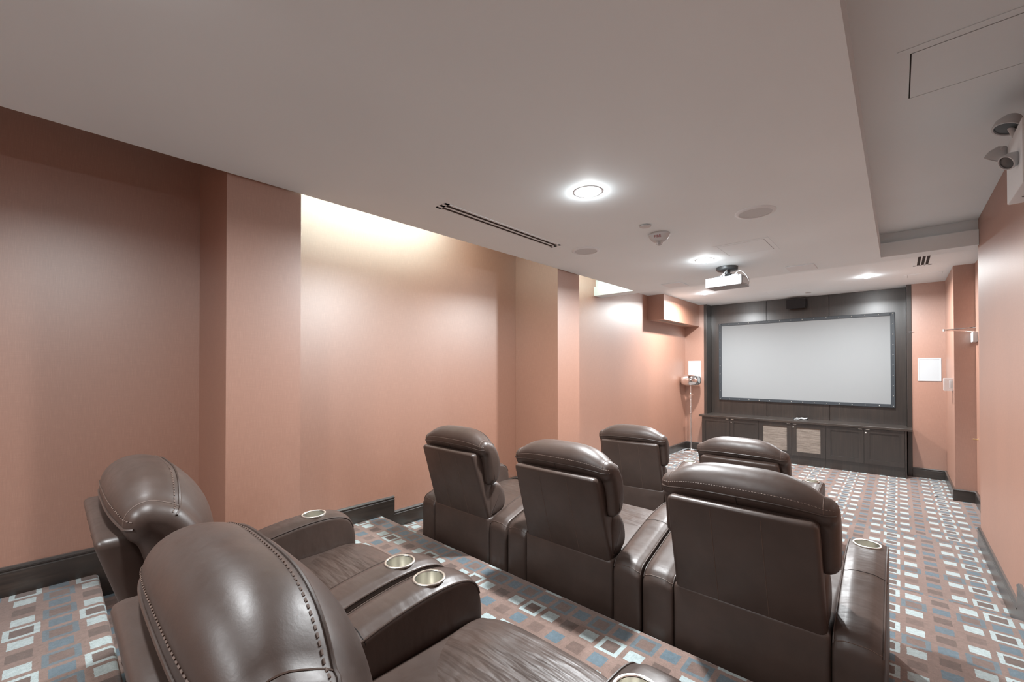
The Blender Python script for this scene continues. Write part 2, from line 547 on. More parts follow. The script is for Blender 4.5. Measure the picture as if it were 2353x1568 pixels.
# ------------------------------------------------------------------ recliners
def loft_x(Pc, Pe, hw, nx=14, r=0.02, power=3.0, sub=3, nr=4):
    """closed (y,z) profile swept along x, from Pc in the middle to Pe at the ends, ends rolled over with radius r"""
    A = catmull([(p[0], p[1]) for p in Pc], sub); B = catmull([(p[0], p[1]) for p in Pe], sub)
    st = []
    for i in range(nx + 1):
        x = -(hw - r) + 2 * (hw - r) * i / nx
        s = abs(x) / (hw - r)
        st.append((x, s ** power, 0.0))
    for k in range(1, nr + 1):
        t = k / nr * PI / 2
        st.append((hw - r + r * math.sin(t), 1.0, r * (1 - math.cos(t))))
        st.insert(0, (-(hw - r + r * math.sin(t)), 1.0, r * (1 - math.cos(t))))
    grid = []
    for x, b, ins in st:
        ring = [a.lerp(c, b) for a, c in zip(A, B)]
        if ins > 0:
            n = len(ring); new = []
            area = sum(ring[i].x * ring[(i + 1) % n].y - ring[(i + 1) % n].x * ring[i].y for i in range(n))
            sg = 1 if area > 0 else -1
            for i in range(n):
                t = ring[(i + 1) % n] - ring[i - 1]
                nm = Vector((-t.y, t.x)).normalized() * sg
                new.append(ring[i] + nm * ins)
            ring = new
        grid.append([Vector((x, q.x, q.y)) for q in ring])
    bm = bmesh.new()
    V = [[bm.verts.new(p) for p in ring] for ring in grid]
    n = len(V[0])
    for a, b in zip(V, V[1:]):
        for i in range(n):
            bm.faces.new((a[i], a[(i + 1) % n], b[(i + 1) % n], b[i]))
    bm.faces.new(V[0]); bm.faces.new(list(reversed(V[-1])))
    return bm, grid

HEAD_C = [(-.052, .846), (-.076, .864), (-.094, .898), (-.091, .945), (-.068, .985), (-.030, 1.007), (.014, 1.008), (.058, .990), (.100, .950), (.136, .890), (.156, .812), (.154, .735), (.126, .670), (.076, .640), (.028, .660), (.004, .740), (-.022, .810)]
HEAD_E = [(-.046, .832), (-.064, .852), (-.074, .882), (-.069, .914), (-.050, .935), (-.022, .942), (.008, .932), (.042, .913), (.074, .873), (.098, .820), (.108, .760), (.102, .702), (.074, .654), (.028, .635), (-.010, .655), (-.022, .735), (-.034, .795)]
LUMB_C = [(.010, .400), (.010, .520), (.020, .620), (.060, .672), (.130, .668), (.195, .615), (.232, .530), (.225, .450), (.160, .400), (.080, .385)]
LUMB_E = [(.010, .410), (.010, .520), (.020, .605), (.055, .645), (.110, .640), (.165, .595), (.195, .525), (.190, .455), (.140, .410), (.080, .395)]
SEAT_C = [(.120, .220), (.115, .320), (.150, .378), (.250, .392), (.400, .400), (.560, .416), (.700, .436), (.800, .442), (.868, .424), (.905, .372), (.912, .300), (.900, .230), (.860, .200), (.500, .195), (.250, .200)]
SEAT_E = [(.120, .220), (.115, .315), (.150, .362), (.250, .372), (.400, .380), (.560, .396), (.700, .416), (.795, .420), (.855, .402), (.888, .355), (.895, .290), (.885, .230), (.850, .205), (.500, .200), (.250, .205)]
ARM_C = [(.000, .018), (.000, .120), (.000, .250), (.000, .350), (.010, .392), (.036, .424), (.080, .444), (.160, .468), (.300, .510), (.450, .548), (.580, .568), (.690, .574), (.770, .567), (.828, .541), (.858, .492), (.868, .420), (.868, .280), (.868, .140), (.866, .018), (.650, .014), (.400, .014), (.200, .014)]
ARM_E = [(p[0] if 0.02 < p[0] < 0.84 else (p[0] + (0.004 if p[0] < .02 else -0.004)), p[1] - (0.010 if p[1] > .38 else 0)) for p in ARM_C]

def cup_meshes():
    bm = lathe_bm([(.0475, .002), (.0490, .0045), (.0535, .0048), (.0555, .003), (.0555, .000), (.0535, -.004), (.0495, -.004), (.0485, -.006), (.0485, -.083), (.002, -.083), (.002, -.081), (.0472, -.081), (.0472, .000)], seg=40, cap=False)
    return mesh_of('cup_holder', bm, STEEL, True, 35)

def boolean_cut(bm, cut):
    """cut a hole; both bmeshes are consumed"""
    bmesh.ops.recalc_face_normals(bm, faces=list(bm.faces)); bmesh.ops.recalc_face_normals(cut, faces=list(cut.faces))
    ma = bpy.data.meshes.new('tmp_a'); bm.to_mesh(ma); bm.free()
    mb = bpy.data.meshes.new('tmp_b'); cut.to_mesh(mb); cut.free()
    oa = bpy.data.objects.new('tmp_a', ma); ob = bpy.data.objects.new('tmp_b', mb)
    C.objects.link(oa); C.objects.link(ob)
    md = oa.modifiers.new('b', 'BOOLEAN'); md.operation = 'DIFFERENCE'; md.object = ob; md.solver = 'EXACT'
    dg = bpy.context.evaluated_depsgraph_get()
    me = bpy.data.meshes.new_from_object(oa.evaluated_get(dg))
    out = bmesh.new(); out.from_mesh(me)
    bpy.data.objects.remove(oa); bpy.data.objects.remove(ob)
    for x in (ma, mb, me): bpy.data.meshes.remove(x)
    return out

AW = 0.0775                      # half an arm
AX = 0.4575 - AW                 # arm centre
CUP_Y, CUP_Z = 0.68, 0.5725
def arm_seam(grid, sub, k0, k1, xi, out=0.0015):
    ring = grid[xi]
    return [ring[i] + Vector((0, 0, out)) for i in range(k0 * sub, k1 * sub + 1)]

def stitch_line(pts, step=0.011, r=0.0016, ln=0.0065):
    """a row of short raised stitches along a line"""
    bm = bmesh.new()
    P = [Vector(p) for p in pts]
    d = 0.0
    for a, b in zip(P, P[1:]):
        seg = (b - a).length
        while d < seg:
            t = (b - a).normalized()
            c = a + t * d
            tube(bm, [c - t * ln / 2, c + t * ln / 2], r, 4)
            d += step
        d -= seg
    return bm

def make_recliner(name, label, group, lean=0.0):
    t = thing(name, label, 'chair', group=group)
    # lower body between the arms, with its back panel
    obj('base', rbox(-0.302, 0.302, 0.004, 0.80, 0.012, 0.412, 0.022, 3), LEATHER, t, True)
    obj('footrest', rbox(-0.296, 0.296, 0.80, 0.886, 0.045, 0.205, 0.02, 3), LEATHER, t, True)
    # armrests
    cupm = cup_meshes()
    for s in (-1, 1):
        sub = 3
        bm, grid = loft_x(ARM_C, ARM_E, AW, nx=10, r=0.020, power=4.0, sub=sub, nr=4)
        bmesh.ops.translate(bm, verts=list(bm.verts), vec=(s * AX, 0, 0))
        cut = lathe_bm([(.0500, CUP_Z - 0.092), (.0500, CUP_Z + 0.06)], seg=40, o=(s * AX, CUP_Y, 0))
        a = obj('armrest', boolean_cut(bm, cut), LEATHER_ARM, t, True, 50)
        for xi in (2, len(grid) - 3):        # piping along both top edges
            pts = [p + Vector((s * AX + (0.0012 if xi > 5 else -0.0012), 0, 0.0015)) for p in grid[xi][4 * sub:14 * sub + 1]]
            obj('piping', tube_bm(pts, 0.0030, 6), LEATHER, a, True)
        row = [g_[8 * sub + 2] + Vector((s * AX, 0, 0.0006)) for g_ in grid]
        obj('seam', tube_bm(row, 0.0013, 4), SLOT, a)
        row = [g_[4 * sub + 1] + Vector((s * AX, -0.0006, 0.0004)) for g_ in grid[1:-1]]
        obj('seam', tube_bm(row, 0.0016, 4), THREAD, a)
        c = obj('cup_holder', cupm, None, a); c.location = (s * AX, CUP_Y, CUP_Z)
        c.rotation_euler = (0.02, 0, 0)
    # seat
    bm, grid = loft_x(SEAT_C, SEAT_E, 0.298, nx=20, r=0.03, power=4.0)
    obj('seat', bm, LEATHER_SEAT, t, True, 60)
    # the back: pivot for a slightly more reclined chair
    def L(p):
        q = Vector(p); a = lean
        y, z = q.y - 0.05, q.z - 0.40
        return Vector((q.x, 0.05 + y * math.cos(a) - z * math.sin(a), 0.40 + y * math.sin(a) + z * math.cos(a)))
    def Lb(bm):
        for v in bm.verts: v.co = L(v.co)
        return bm
    bm, grid = loft_x(LUMB_C, LUMB_E, 0.292, nx=16, r=0.04, power=4.0)
    lum = obj('lumbar_cushion', Lb(bm), LEATHER_ARM, t, True, 60)
    # rear shell: a wedge, thin at the top
    bm = bmesh.new()
    V = [bm.verts.new(p) for p in ((-.293, .020, .355), (.293, .020, .355), (.281, -.130, .860), (-.281, -.130, .860),
                                   (-.285, .190, .355), (.285, .190, .355), (.276, -.045, .860), (-.276, -.045, .860))]
    for f in ((0, 1, 2, 3), (7, 6, 5, 4), (0, 4, 5, 1), (1, 5, 6, 2), (2, 6, 7, 3), (3, 7, 4, 0)):
        bm.faces.new([V[i] for i in f])
    bevel(bm, 0.024, 4)
    bk = obj('backrest', Lb(bm), LEATHER, t, True)
    def rear(x, z): 
        k = (z - .355) / (.860 - .355)
        return L((x * (1 - 0.04 * k), .020 - .150 * k - 0.0005, z))
    for sx in (-1, 1):
        obj('seam', tube_bm([rear(sx * 0.098, .37 + .46 * k / 12) for k in range(13)], 0.0016, 4), THREAD, bk)
    # headrest
    bm, grid = loft_x(HEAD_C, HEAD_E, 0.334, nx=30, r=0.045, power=3.3, sub=3, nr=5)
    hd = obj('headrest', Lb(bm), LEATHER, t, True, 70)
    def row(k, o=(0, 0, 0)):
        return [L(g_[k] + Vector(o)) for g_ in grid[2:-2]]
    obj('piping', tube_bm(row(6, (0, -0.0015, 0.0005)), 0.0032, 6), LEATHER, hd, True)
    obj('stitching', stitch_line(row(8, (0, -0.0006, 0.0006))), THREAD, hd)
    obj('piping', tube_bm(row(21, (0, 0.0005, 0.001)), 0.0030, 6), LEATHER, hd, True)
    obj('stitching', stitch_line(row(20, (0, 0, 0.0008))), THREAD, hd)
    for xi in (5, len(grid) - 6):
        g_ = grid[xi]
        obj('seam', tube_bm([L(p + Vector((0, 0, 0.0006))) for p in g_[6:22]], 0.0014, 4), THREAD, hd)
    g_ = grid[len(grid) // 2]
    obj('seam', tube_bm([L(p + Vector((0, -0.0006, 0))) for p in g_[1:7]], 0.0013, 4), SLOT, hd)
    return t

G3 = 'leather recliners in the middle row of three'
GN = 'leather recliners in the back row'
GF = 'leather recliners in the front row'
r0 = make_recliner('recliner', 'brown leather recliner at the right end of the row of three, beside the aisle', G3)
rF = make_recliner('recliner', 'leaned-back brown leather recliner in front row, its right arm cup holder by the aisle', GF, 0.10)
r0.location = (-0.4975, 2.0, LEV[2])
dup(r0, (-1.4225, 2.0, LEV[2]), 0, 'brown leather recliner in the middle of the row of three')
dup(r0, (-2.350, 2.0, LEV[2]), 0, 'brown leather recliner at the left end of the row of three, near the left wall')
dup(r0, (-1.752, 0.20, LEV[1]), 0, 'brown leather recliner of the nearest row, on the side of the left wall', GN)
dup(r0, (-0.812, 0.20, LEV[1]), 0, 'brown leather recliner closest to the camera, cut off by the bottom of the picture', GN)
rF.location = (-0.945, 3.83, LEV[3])
dup(r0, (-1.93, 3.86, LEV[3]), math.radians(7), 'brown leather recliner of the front row standing nearer the left wall, turned slightly', GF)

# ------------------------------------------------------------------ media cabinet, worktop
YC = 8.88
doors_x = [-2.932, -2.414, -1.923, -1.404, -0.918, -0.418, 0.068]
unit_lab = ['dark wood cabinet with two plain doors at the left end, behind the floor lamp',
            'dark wood cabinet with two woven cane door panels under the screen centre',
            'dark wood cabinet with two plain doors at the right end, beside the aisle']
def ring_frame(x0, x1, z0, z1, w, y0, y1):
    bm = bmesh.new()
    bx(bm, x0, x0 + w, y0, y1, z0, z1); bx(bm, x1 - w, x1, y0, y1, z0, z1)
    bx(bm, x0 + w, x1 - w, y0, y1, z0, z0 + w); bx(bm, x0 + w, x1 - w, y0, y1, z1 - w, z1)
    return bm
for u in range(3):
    xa, xb = doors_x[2 * u], doors_x[2 * u + 2]
    cab = thing('cabinet', unit_lab[u], 'cabinet', ((xa + xb) / 2, YC, 0), group='cabinets under the screen')
    ox = (xa + xb) / 2
    bm = bmesh.new(); bx(bm, xa - ox + 0.001, xb - ox - 0.001, 0.022, 0.52, 0.0, 0.724)
    bmesh.ops.delete(bm, geom=[], context='VERTS')
    body = obj('body', bm, WOOD_V, cab)
    body.data.materials[0] = WOOD_V
    # kick board set back below the doors is the body's lower front; the doors stand proud
    for d in range(2):
        x0, x1 = doors_x[2 * u + d] - ox + 0.002, doors_x[2 * u + d + 1] - ox - 0.002
        dr = obj('door', ring_frame(x0, x1, 0.160, 0.722, 0.068, 0.0, 0.021), WOOD_V, cab)
        obj('door_panel', box_bm(x0 + 0.068, x1 - 0.068, 0.010, 0.019, 0.228, 0.654), WOVEN if u == 1 else WOOD_V, dr)
        hx = (x1 - 0.045) if d == 0 else (x0 + 0.045)
        obj('handle', rbox(hx - 0.024, hx + 0.024, -0.014, 0.004, 0.706, 0.718, 0.002), STEEL, dr)
        if d == 1:
            obj('lock', lathe_bm([(0.011, 0), (0.011, -0.006), (0.008, -0.009)], seg=16, axis='Y', o=(x0 + 0.022, 0, 0.655)), STEEL, dr, True)
sp = obj('end_panel', rbox(0.069, 0.090, YC - 0.004, 9.125, 0.0, 0.7265, 0.002, 1), WOOD_V)
tag(sp, 'dark wood end panel standing at the right end of the cabinets', 'panel')
bm = bmesh.new()
prism(bm, [(-2.985, 8.858), (0.154, 8.858), (0.154, 9.124), (0.097, 9.124), (0.097, 9.408), (-2.908, 9.408), (-2.908, 9.124), (-2.985, 9.124)], 'Z', 0.727, 0.765)
wt = obj('worktop', bevel(bm, 0.002, 1), WOOD_TOP)
tag(wt, 'long dark wood worktop running over the cabinets below the screen', 'worktop')
for x in (-1.86, -0.905):
    obj('joint', box_bm(x - 0.001, x + 0.001, 8.862, 9.405, 0.7640, 0.7656), SLOT, wt)

# ------------------------------------------------------------------ projection screen
scr = thing('projection_screen', 'wide grey projection screen in a black snap-on border on the panelled wall', 'screen', (-1.395, 9.409, 1.835))
sx0, sx1, sz0, sz1 = -1.357, 1.357, -0.790, 0.790
obj('screen_surface', box_bm(sx0 + .03, sx1 - .03, -0.026, -0.020, sz0 + .03, sz1 - .03), SCREEN, scr)
fr = obj('border', bevel(ring_frame(sx0, sx1, sz0, sz1, 0.056, -0.036, 0.0), 0.004, 1), VELVET, scr)
snap = mesh_of('snap', lathe_bm([(.0065, 0), (.0065, -.002), (.004, -.0045), (.0005, -.005)], seg=10, axis='Y'), STEEL, True)
nx, nz = 15, 9
for i in range(nx + 1):
    for z in (sz0 + .024, sz1 - .024):
        o = obj('snap', snap, None, fr); o.location = (sx0 + .024 + (sx1 - sx0 - .048) * i / nx, -0.036, z)
for i in range(1, nz):
    for x in (sx0 + .024, sx1 - .024):
        o = obj('snap', snap, None, fr); o.location = (x, -0.036, sz0 + .024 + (sz1 - sz0 - .048) * i / nz)

# centre speaker over the screen
cs = thing('centre_speaker', 'black centre loudspeaker tilted down above the projection screen', 'speaker', (-1.385, 9.30, 2.888))
bm = rbox(-0.148, 0.148, -0.075, 0.060, -0.085, 0.085, 0.010)
obj('cabinet', bm, BLACK, cs, True)
bm = bmesh.new()
prism(bm, [(-0.140 + 0.28 * k / 10, -0.076 - 0.018 * math.sin(PI * k / 10)) for k in range(11)], 'Z', -0.078, 0.078)
obj('grille', bm, plain('black_grille', (0.018, 0.018, 0.02), 0.8), cs)
obj('bracket', box_bm(-0.03, 0.03, 0.055, 0.108, -0.03, 0.03), BLACK, cs)
for ch in cs.children: ch.rotation_euler = (math.radians(7), 0, math.radians(-2)) if ch.name.split('.')[0] != 'bracket' else (0, 0, 0)

# flush wall speakers either side of the screen
def wall_speaker(xc, label):
    t = thing('wall_speaker', label, 'speaker', (xc, YF, 1.675), group='white flush wall speakers')
    obj('frame', bevel(ring_frame(-.129, .129, -.178, .178, .018, -.010, 0.0), .003, 1), WHITE, t)
    obj('grille', box_bm(-.112, .112, -.006, -.001, -.161, .161), GRILLE_WALL, t)
wall_speaker(-3.160, 'white rectangular wall speaker behind the chrome floor lamp')
wall_speaker(0.354, 'white rectangular wall speaker between the screen surround and the right wall')

# ------------------------------------------------------------------ floor lamp with chrome shade
fl = thing('floor_lamp', 'chrome floor lamp with a squat round shade in the front left corner', 'lamp', (-3.150, 8.880, 0))
obj('base', lathe_bm([(.135, 0.001), (.135, .008), (.120, .016), (.030, .022), (.016, .032), (.010, .06)], seg=40), CHROME, fl, True)
obj('pole', lathe_bm([(.0095, .03), (.0095, .75), (.0125, .755), (.0125, .79), (.0085, .795), (.0085, 1.43)], seg=16), CHROME, fl, True)
sh = [(0.12, 1.345), (0.155, 1.352), (0.180, 1.375), (0.193, 1.41), (0.197, 1.452), (0.193, 1.495), (0.180, 1.53), (0.155, 1.553), (0.12, 1.560), (0.117, 1.556), (0.152, 1.548), (0.176, 1.526), (0.189, 1.493), (0.193, 1.452), (0.189, 1.412), (0.176, 1.379), (0.152, 1.357), (0.12, 1.350)]
obj('shade', lathe_bm(sh + [sh[0]], seg=48, cap=False), CHROME, fl, True)
obj('bulb_holder', lathe_bm([(.016, 1.40), (.018, 1.45), (.030, 1.48), (.030, 1.52), (.012, 1.545)], seg=16), WHITE, fl, True)
bm = bmesh.new()
pts = []
for k in range(60):
    a = k / 59 * 4.6 * PI
    r = 0.165 + 0.03 * math.sin(k * 0.9) + 0.0006 * k
    pts.append((-3.150 + r * math.cos(a) * (1.0 if math.cos(a) > 0 else 0.85), 8.85 + r * 0.85 * math.sin(a), 0.006 + 0.006 * (k % 9 == 4)))
crd = obj('lamp_cord', tube_bm(catmull(pts, 3, False), 0.0045, 6), WHITE, None, True)
tag(crd, 'white power cord coiled on the carpet round the floor lamp base', 'cord')
for px_, py_, rz_, lab in ((-3.13, 8.655, 0.3, 'white plug adapter lying left of the lamp cord coil'), (-2.955, 8.690, -0.5, 'white plug lying on the carpet right of the lamp base')):
    bm = rbox(-0.055, 0.055, -0.022, 0.022, 0.0, 0.030, 0.006)
    for k in (-0.008, 0.008): bx(bm, 0.054, 0.075, k - 0.002, k + 0.002, 0.010, 0.018)
    o = obj('power_plug', bm, WHITE, None, True); o.location = (px_, py_, 0.001); o.rotation_euler = (0, 0, rz_)
    tag(o, lab, 'plug')

# small folded cloth-like gadget and card on the worktop
bm = bmesh.new()
prof = [(-.10, .006), (-.07, .020), (-.03, .014), (.01, .026), (.05, .018), (.10, .030)]
for k, (x, z) in enumerate(prof): pass
A = [[bm.verts.new((x, y, z + 0.005 * math.sin(9 * x + 30 * y))) for x, z in prof] for y in (-.045, -.015, .015, .045)]
B = [[bm.verts.new((x, y, max(0.0, z - 0.012))) for x, z in prof] for y in (-.045, -.015, .015, .045)]
for G_, fl_ in ((A, 0), (B, 1)):
    for j in range(3):
        for i in range(5):
            q = (G_[j][i], G_[j][i + 1], G_[j + 1][i + 1], G_[j + 1][i])
            bm.faces.new(q if not fl_ else q[::-1])
for j in (0, 3):
    for i in range(5): bm.faces.new((A[j][i], A[j][i + 1], B[j][i + 1], B[j][i]))
for i in (0, 5):
    for j in range(3): bm.faces.new((A[j][i], A[j + 1][i], B[j + 1][i], B[j][i]))
gd = thing('cable_bundle', 'small black and white bundle lying on the worktop under the screen', 'bundle', (-1.32, 9.25, 0.766))
o = obj('white_sleeve', bm, WHITE, gd, True)
obj('black_case', rbox(-0.115, 0.105, -0.03, 0.060, 0.0, 0.016, 0.006), BLACK, gd, True)
o = obj('paper_tag', rbox(-1.395, -1.345, 9.05, 9.10, 0.7655, 0.7695, 0.001, 1), WHITE); tag(o, 'small white tag on the worktop in front of the black and white bundle', 'tag')

# ------------------------------------------------------------------ ceiling downlights
def downlight(x, y, z, label, k=1.0):
    t = thing('downlight', label, 'ceiling light', (x, y, z), group='round recessed downlights')
    obj('trim_ring', lathe_bm([(.061, -.0005), (.063, -.0025), (.086, -.0020), (.090, -.0003), (.090, .0)], seg=40, cap=False), WHITE_MET, t, True)
    obj('lens', lathe_bm([(.0005, -.026), (.025, -.0235), (.045, -.016), (.058, -.006), (.0625, -.0002)], seg=32, cap=False), LENS if k > 0.7 else LENS_DIM, t, True)
    ld = bpy.data.lights.new('downlight_lamp', 'AREA')
    ld.shape = 'DISK'; ld.size = 0.13; ld.energy = DOWN_W * k; ld.color = (0.945, 0.98, 1.0); ld.spread = math.radians(168)
    lo = bpy.data.objects.new('downlight_lamp', ld); C.objects.link(lo)
    lo.parent = t; lo.location = (0, 0, -0.029)
downlight(-1.396, 2.216, ZM, 'bright round downlight in the dropped ceiling above the row of three chairs')
downlight(-1.420, 4.394, ZM, 'bright round downlight in the dropped ceiling just behind the projector', 1.15)
downlight(-2.498, 7.756, ZU, 'bright round downlight in the front ceiling near the ventilation bulkhead', 1.35)
downlight(-0.320, 7.907, ZU, 'bright round downlight in the front ceiling right of the screen centre', 1.05)
downlight(-1.390, 0.040, ZM, 'round downlight in the dropped ceiling above the back row of chairs', 0.28)
downlight(-1.390, -1.60, ZM, 'added unseen downlight in the dropped ceiling behind the back row', 0.6)  # added lamp behind the camera, out of view, for more bounced light

# cove tubes hidden above the dropped ceiling's left edge
def cove(y0, y1, x, z, label):
    t = thing('cove_light', label, 'light', (x, (y0 + y1) / 2, z), group='tube lights in the slot over the left wall')
    h = (y1 - y0) / 2
    obj('housing', box_bm(-.04, .04, -h, h, 0.0, 0.05), WHITE_MET, t)
    obj('tube', lathe_bm([(.013, -h + .02), (.013, h - .02)], seg=12, axis='Y', o=(0, 0, -.016)), TUBE, t, True)
    ld = bpy.data.lights.new('cove_lamp', 'AREA'); ld.shape = 'RECTANGLE'
    ld.size = 0.04; ld.size_y = 2 * h - .06; ld.energy = COVE_W * 2 * h; ld.color = (0.90, 1.0, 0.86)
    lo = bpy.data.objects.new('cove_lamp', ld); C.objects.link(lo)
    lo.parent = t; lo.location = (0, 0, -.034)
cove(1.22, 3.00, -2.84, 3.27, 'tube light in the ceiling slot between the two left pillars')
cove(4.40, 5.40, -2.90, 3.27, 'tube light in the ceiling slot past the second left pillar')

# ------------------------------------------------------------------ ceiling fittings
def ceiling_speaker(x, y, label):
    t = thing('ceiling_speaker', label, 'speaker', (x, y, ZM), group='round ceiling speakers')
    obj('rim', lathe_bm([(.100, -.001), (.103, -.010), (.118, -.009), (.126, -.003), (.126, 0)], seg=48, cap=False), WHITE_MET, t, True)
    obj('grille', lathe_bm([(.0005, -.006), (.06, -.0058), (.102, -.004)], seg=48, cap=False), GRILLE_W, t, True)
ceiling_speaker(-0.724, 3.288, 'round white ceiling speaker on the right half of the dropped ceiling')
ceiling_speaker(-2.112, 3.312, 'round white ceiling speaker beyond the end of the linear air diffuser')

t = thing('air_diffuser', 'long white linear air diffuser with two dark slots in the ceiling', 'air vent', (-2.228, 2.376, ZM))
bm = bmesh.new()
for a, b in ((-.052, -.033), (-.013, .013), (.033, .052)): bx(bm, a, b, -.64, .64, -.003, 0)
for y in ((-.64, -.605), (.605, .64)): bx(bm, -.052, .052, y[0], y[1], -.003, 0)
obj('frame', bm, WHITE_MET, t)
for x in (-.023, .023): obj('slot', box_bm(x - .0115, x + .0115, -.606, .606, -.0034, -.0005), SLOT, t)

# fire strobe
t = thing('fire_alarm', 'white domed ceiling fire alarm marked FIRE with a clear strobe lens', 'alarm', (-1.412, 3.300, ZM))
obj('base', lathe_bm([(.080, 0), (.082, -.004), (.082, -.014), (.078, -.018)], seg=40), WHITE, t, True)
body = obj('body', lathe_bm([(.079, -.017), (.076, -.027), (.064, -.045), (.051, -.057), (.040, -.061), (.0005, -.062)], seg=40), WHITE, t, True)
obj('strobe_lens', lathe_bm([(.026, -.060), (.0265, -.068), (.023, -.082), (.013, -.092), (.0005, -.095)], seg=24), CLEAR, t, True)
obj('flash_tube', lathe_bm([(.008, -.061), (.008, -.084)], seg=10), WHITE, t)
cu = bpy.data.curves.new('fire_text', 'FONT'); cu.body = 'FIRE'; cu.size = 0.030; cu.align_x = 'CENTER'; cu.align_y = 'CENTER'; cu.extrude = 0.0006
to = bpy.data.objects.new('fire_text', cu); C.objects.link(to)
dg = bpy.context.evaluated_depsgraph_get()
tm = bpy.data.meshes.new_from_object(to.evaluated_get(dg)); bpy.data.objects.remove(to)
tm.materials.clear(); tm.materials.append(RED)
lt = obj('fire_lettering', tm, None, body)
d = Vector((0.20, -1.0, 0)).normalized()           # faces the back of the room
nrm = (d * 0.86 + Vector((0, 0, -0.62))).normalized()
xax = Vector((0, 0, 1)).cross(nrm).normalized(); yax = nrm.cross(xax)
lt.matrix_local = Matrix(((xax.x, yax.x, nrm.x, 0), (xax.y, yax.y, nrm.y, 0), (xax.z, yax.z, nrm.z, 0), (0, 0, 0, 1)))
lt.location = d * 0.0715 + Vector((0, 0, -0.0375))

def disc_cap(x, y, z, r, label, name='sprinkler_cap', cat='sprinkler'):
    o = obj(name, lathe_bm([(r * .7, 0), (r * .7, -.004), (r, -.005), (r, -.0085), (r * .9, -.0105), (.0005, -.011)], seg=32), WHITE, None, True)
    o.location = (x, y, z); tag(o, label, cat)
disc_cap(-1.407, 3.035, ZM, .042, 'small round white sprinkler cover plate beside the fire alarm')
disc_cap(-1.150, 8.900, ZU, .045, 'small round sprinkler cover plate in front ceiling above the centre speaker')

def access_panel(x0, x1, y0, y1, z, label, gap=.006, fw_=.035):
    xc, yc = (x0 + x1) / 2, (y0 + y1) / 2
    t = thing('access_panel', label, 'access panel', (xc, yc, z))
    a, b = (x1 - x0) / 2, (y1 - y0) / 2
    bm = bmesh.new()
    bx(bm, -a, -a + fw_, -b, b, -.003, 0); bx(bm, a - fw_, a, -b, b, -.003, 0)
    bx(bm, -a + fw_, a - fw_, -b, -b + fw_, -.003, 0); bx(bm, -a + fw_, a - fw_, b - fw_, b, -.003, 0)
    obj('frame', bm, CEIL, t)
    obj('hatch', box_bm(-a + fw_ + gap, a - fw_ - gap, -b + fw_ + gap, b - fw_ - gap, -.0035, 0), CEIL, t)
    obj('gap', box_bm(-a + fw_, a - fw_, -b + fw_, b - fw_, -.0008, 0), SLOT, t)
access_panel(-1.223, -0.785, 3.975, 4.445, ZM, 'square ceiling access panel between the downlight and the recess', .004)
access_panel(0.005, 0.50, 2.383, 2.866, ZU, 'access panel with a double outline in the raised ceiling on the right', .005, .04)
access_panel(-1.72, -1.29, 8.30, 8.80, ZU, 'faint access panel in the front ceiling before the centre speaker', .002, .03)
access_panel(0.075, 0.490, 8.190, 8.500, ZU, 'faint access panel in the front ceiling over the right wall speaker', .002, .03)
def plate(x0, x1, y0, y1, z, label):
    o = obj('ceiling_plate', bevel(box_bm(x0, x1, y0, y1, z - .010, z), .002, 1), WHITE_MET); tag(o, label, 'cover plate')
plate(-0.885, -0.635, 5.292, 5.585, ZM, 'flat white square cover plate in the dropped ceiling, right of the projector')
plate(-2.250, -2.000, 5.300, 5.590, ZM, 'flat white square cover plate in the dropped ceiling, left of the projector')

# slotted supply grilles
t = thing('ceiling_grille', 'white ceiling grille with three dark slots in the front ceiling at right', 'air vent', (0.235, 7.215, ZU))
bm = bmesh.new()
for a, b in ((-.085, -.052), (-.026, -.013), (.013, .026), (.052, .085)): bx(bm, a, b, -.33, .33, -.003, 0)
for a, b in ((-.33, -.285), (.285, .33)): bx(bm, -.085, .085, a, b, -.003, 0)
obj('frame', bm, CEIL, t)
for a, b in ((-.052, -.026), (-.013, .013), (.026, .052)): obj('slot', box_bm(a, b, -.286, .286, -.0034, -.0005), SLOT, t)
t = thing('bulkhead_grille', 'narrow slotted air grille under the bulkhead in the front left corner', 'air vent', (-3.165, 8.02, 2.57))
bm = bmesh.new()
bx(bm, -.062, -.045, -.60, .60, -.006, 0); bx(bm, .045, .062, -.60, .60, -.006, 0)
for y in (-.60, .58): bx(bm, -.045, .045, y, y + .02, -.006, 0)
obj('frame', bm, plain('grille_beige', (0.42, 0.34, 0.29), 0.6), t)
for k in range(4):
    obj('blade', box_bm(-.040 + .022 * k, -.034 + .022 * k, -.58, .58, -.006, 0), bpy.data.materials['grille_beige'], t)
obj('opening', box_bm(-.045, .045, -.58, .58, -.001, 0), SLOT, t)

# ------------------------------------------------------------------ ceiling projector
pj = thing('projector', 'white projector hanging from a dark bracket under the dropped ceiling', 'projector', (-1.345, 4.88, 2.612), rotz=math.radians(-3))
obj('case', rbox(-.180, .180, -.130, .130, -.050, .050, .012, 3), PROJ, pj, True)
obj('lens_barrel', lathe_bm([(.038, .128), (.038, .142), (.030, .144), (.028, .132)], seg=24, axis='Y', o=(.06, 0, .005)), BLACK, pj, True)
obj('port_panel', box_bm(-.120, .130, -.1325, -.129, -.034, .020), plain('port_panel_white', (.24, .245, .25), .5), pj)
for x, z, w, h in ((-.085, .006, .016, .006), (-.050, -.006, .016, .007), (-.012, .006, .008, .008), (.010, -.018, .010, .010), (.036, -.006, .007, .007), (.036, -.024, .010, .005), (.078, -.022, .012, .005), (.100, -.020, .010, .006), (-.120, .032, .018, .007), (.062, .034, .022, .010)):
    obj('port', box_bm(x - w / 2, x + w / 2, -.1345, -.1315, z - h / 2, z + h / 2), GREYMET, pj)
obj('indicator', lathe_bm([(.016, -.052), (.016, -.0545), (.0005, -.0555)], seg=16, o=(-.01, -.09, 0)), RED, pj, True)
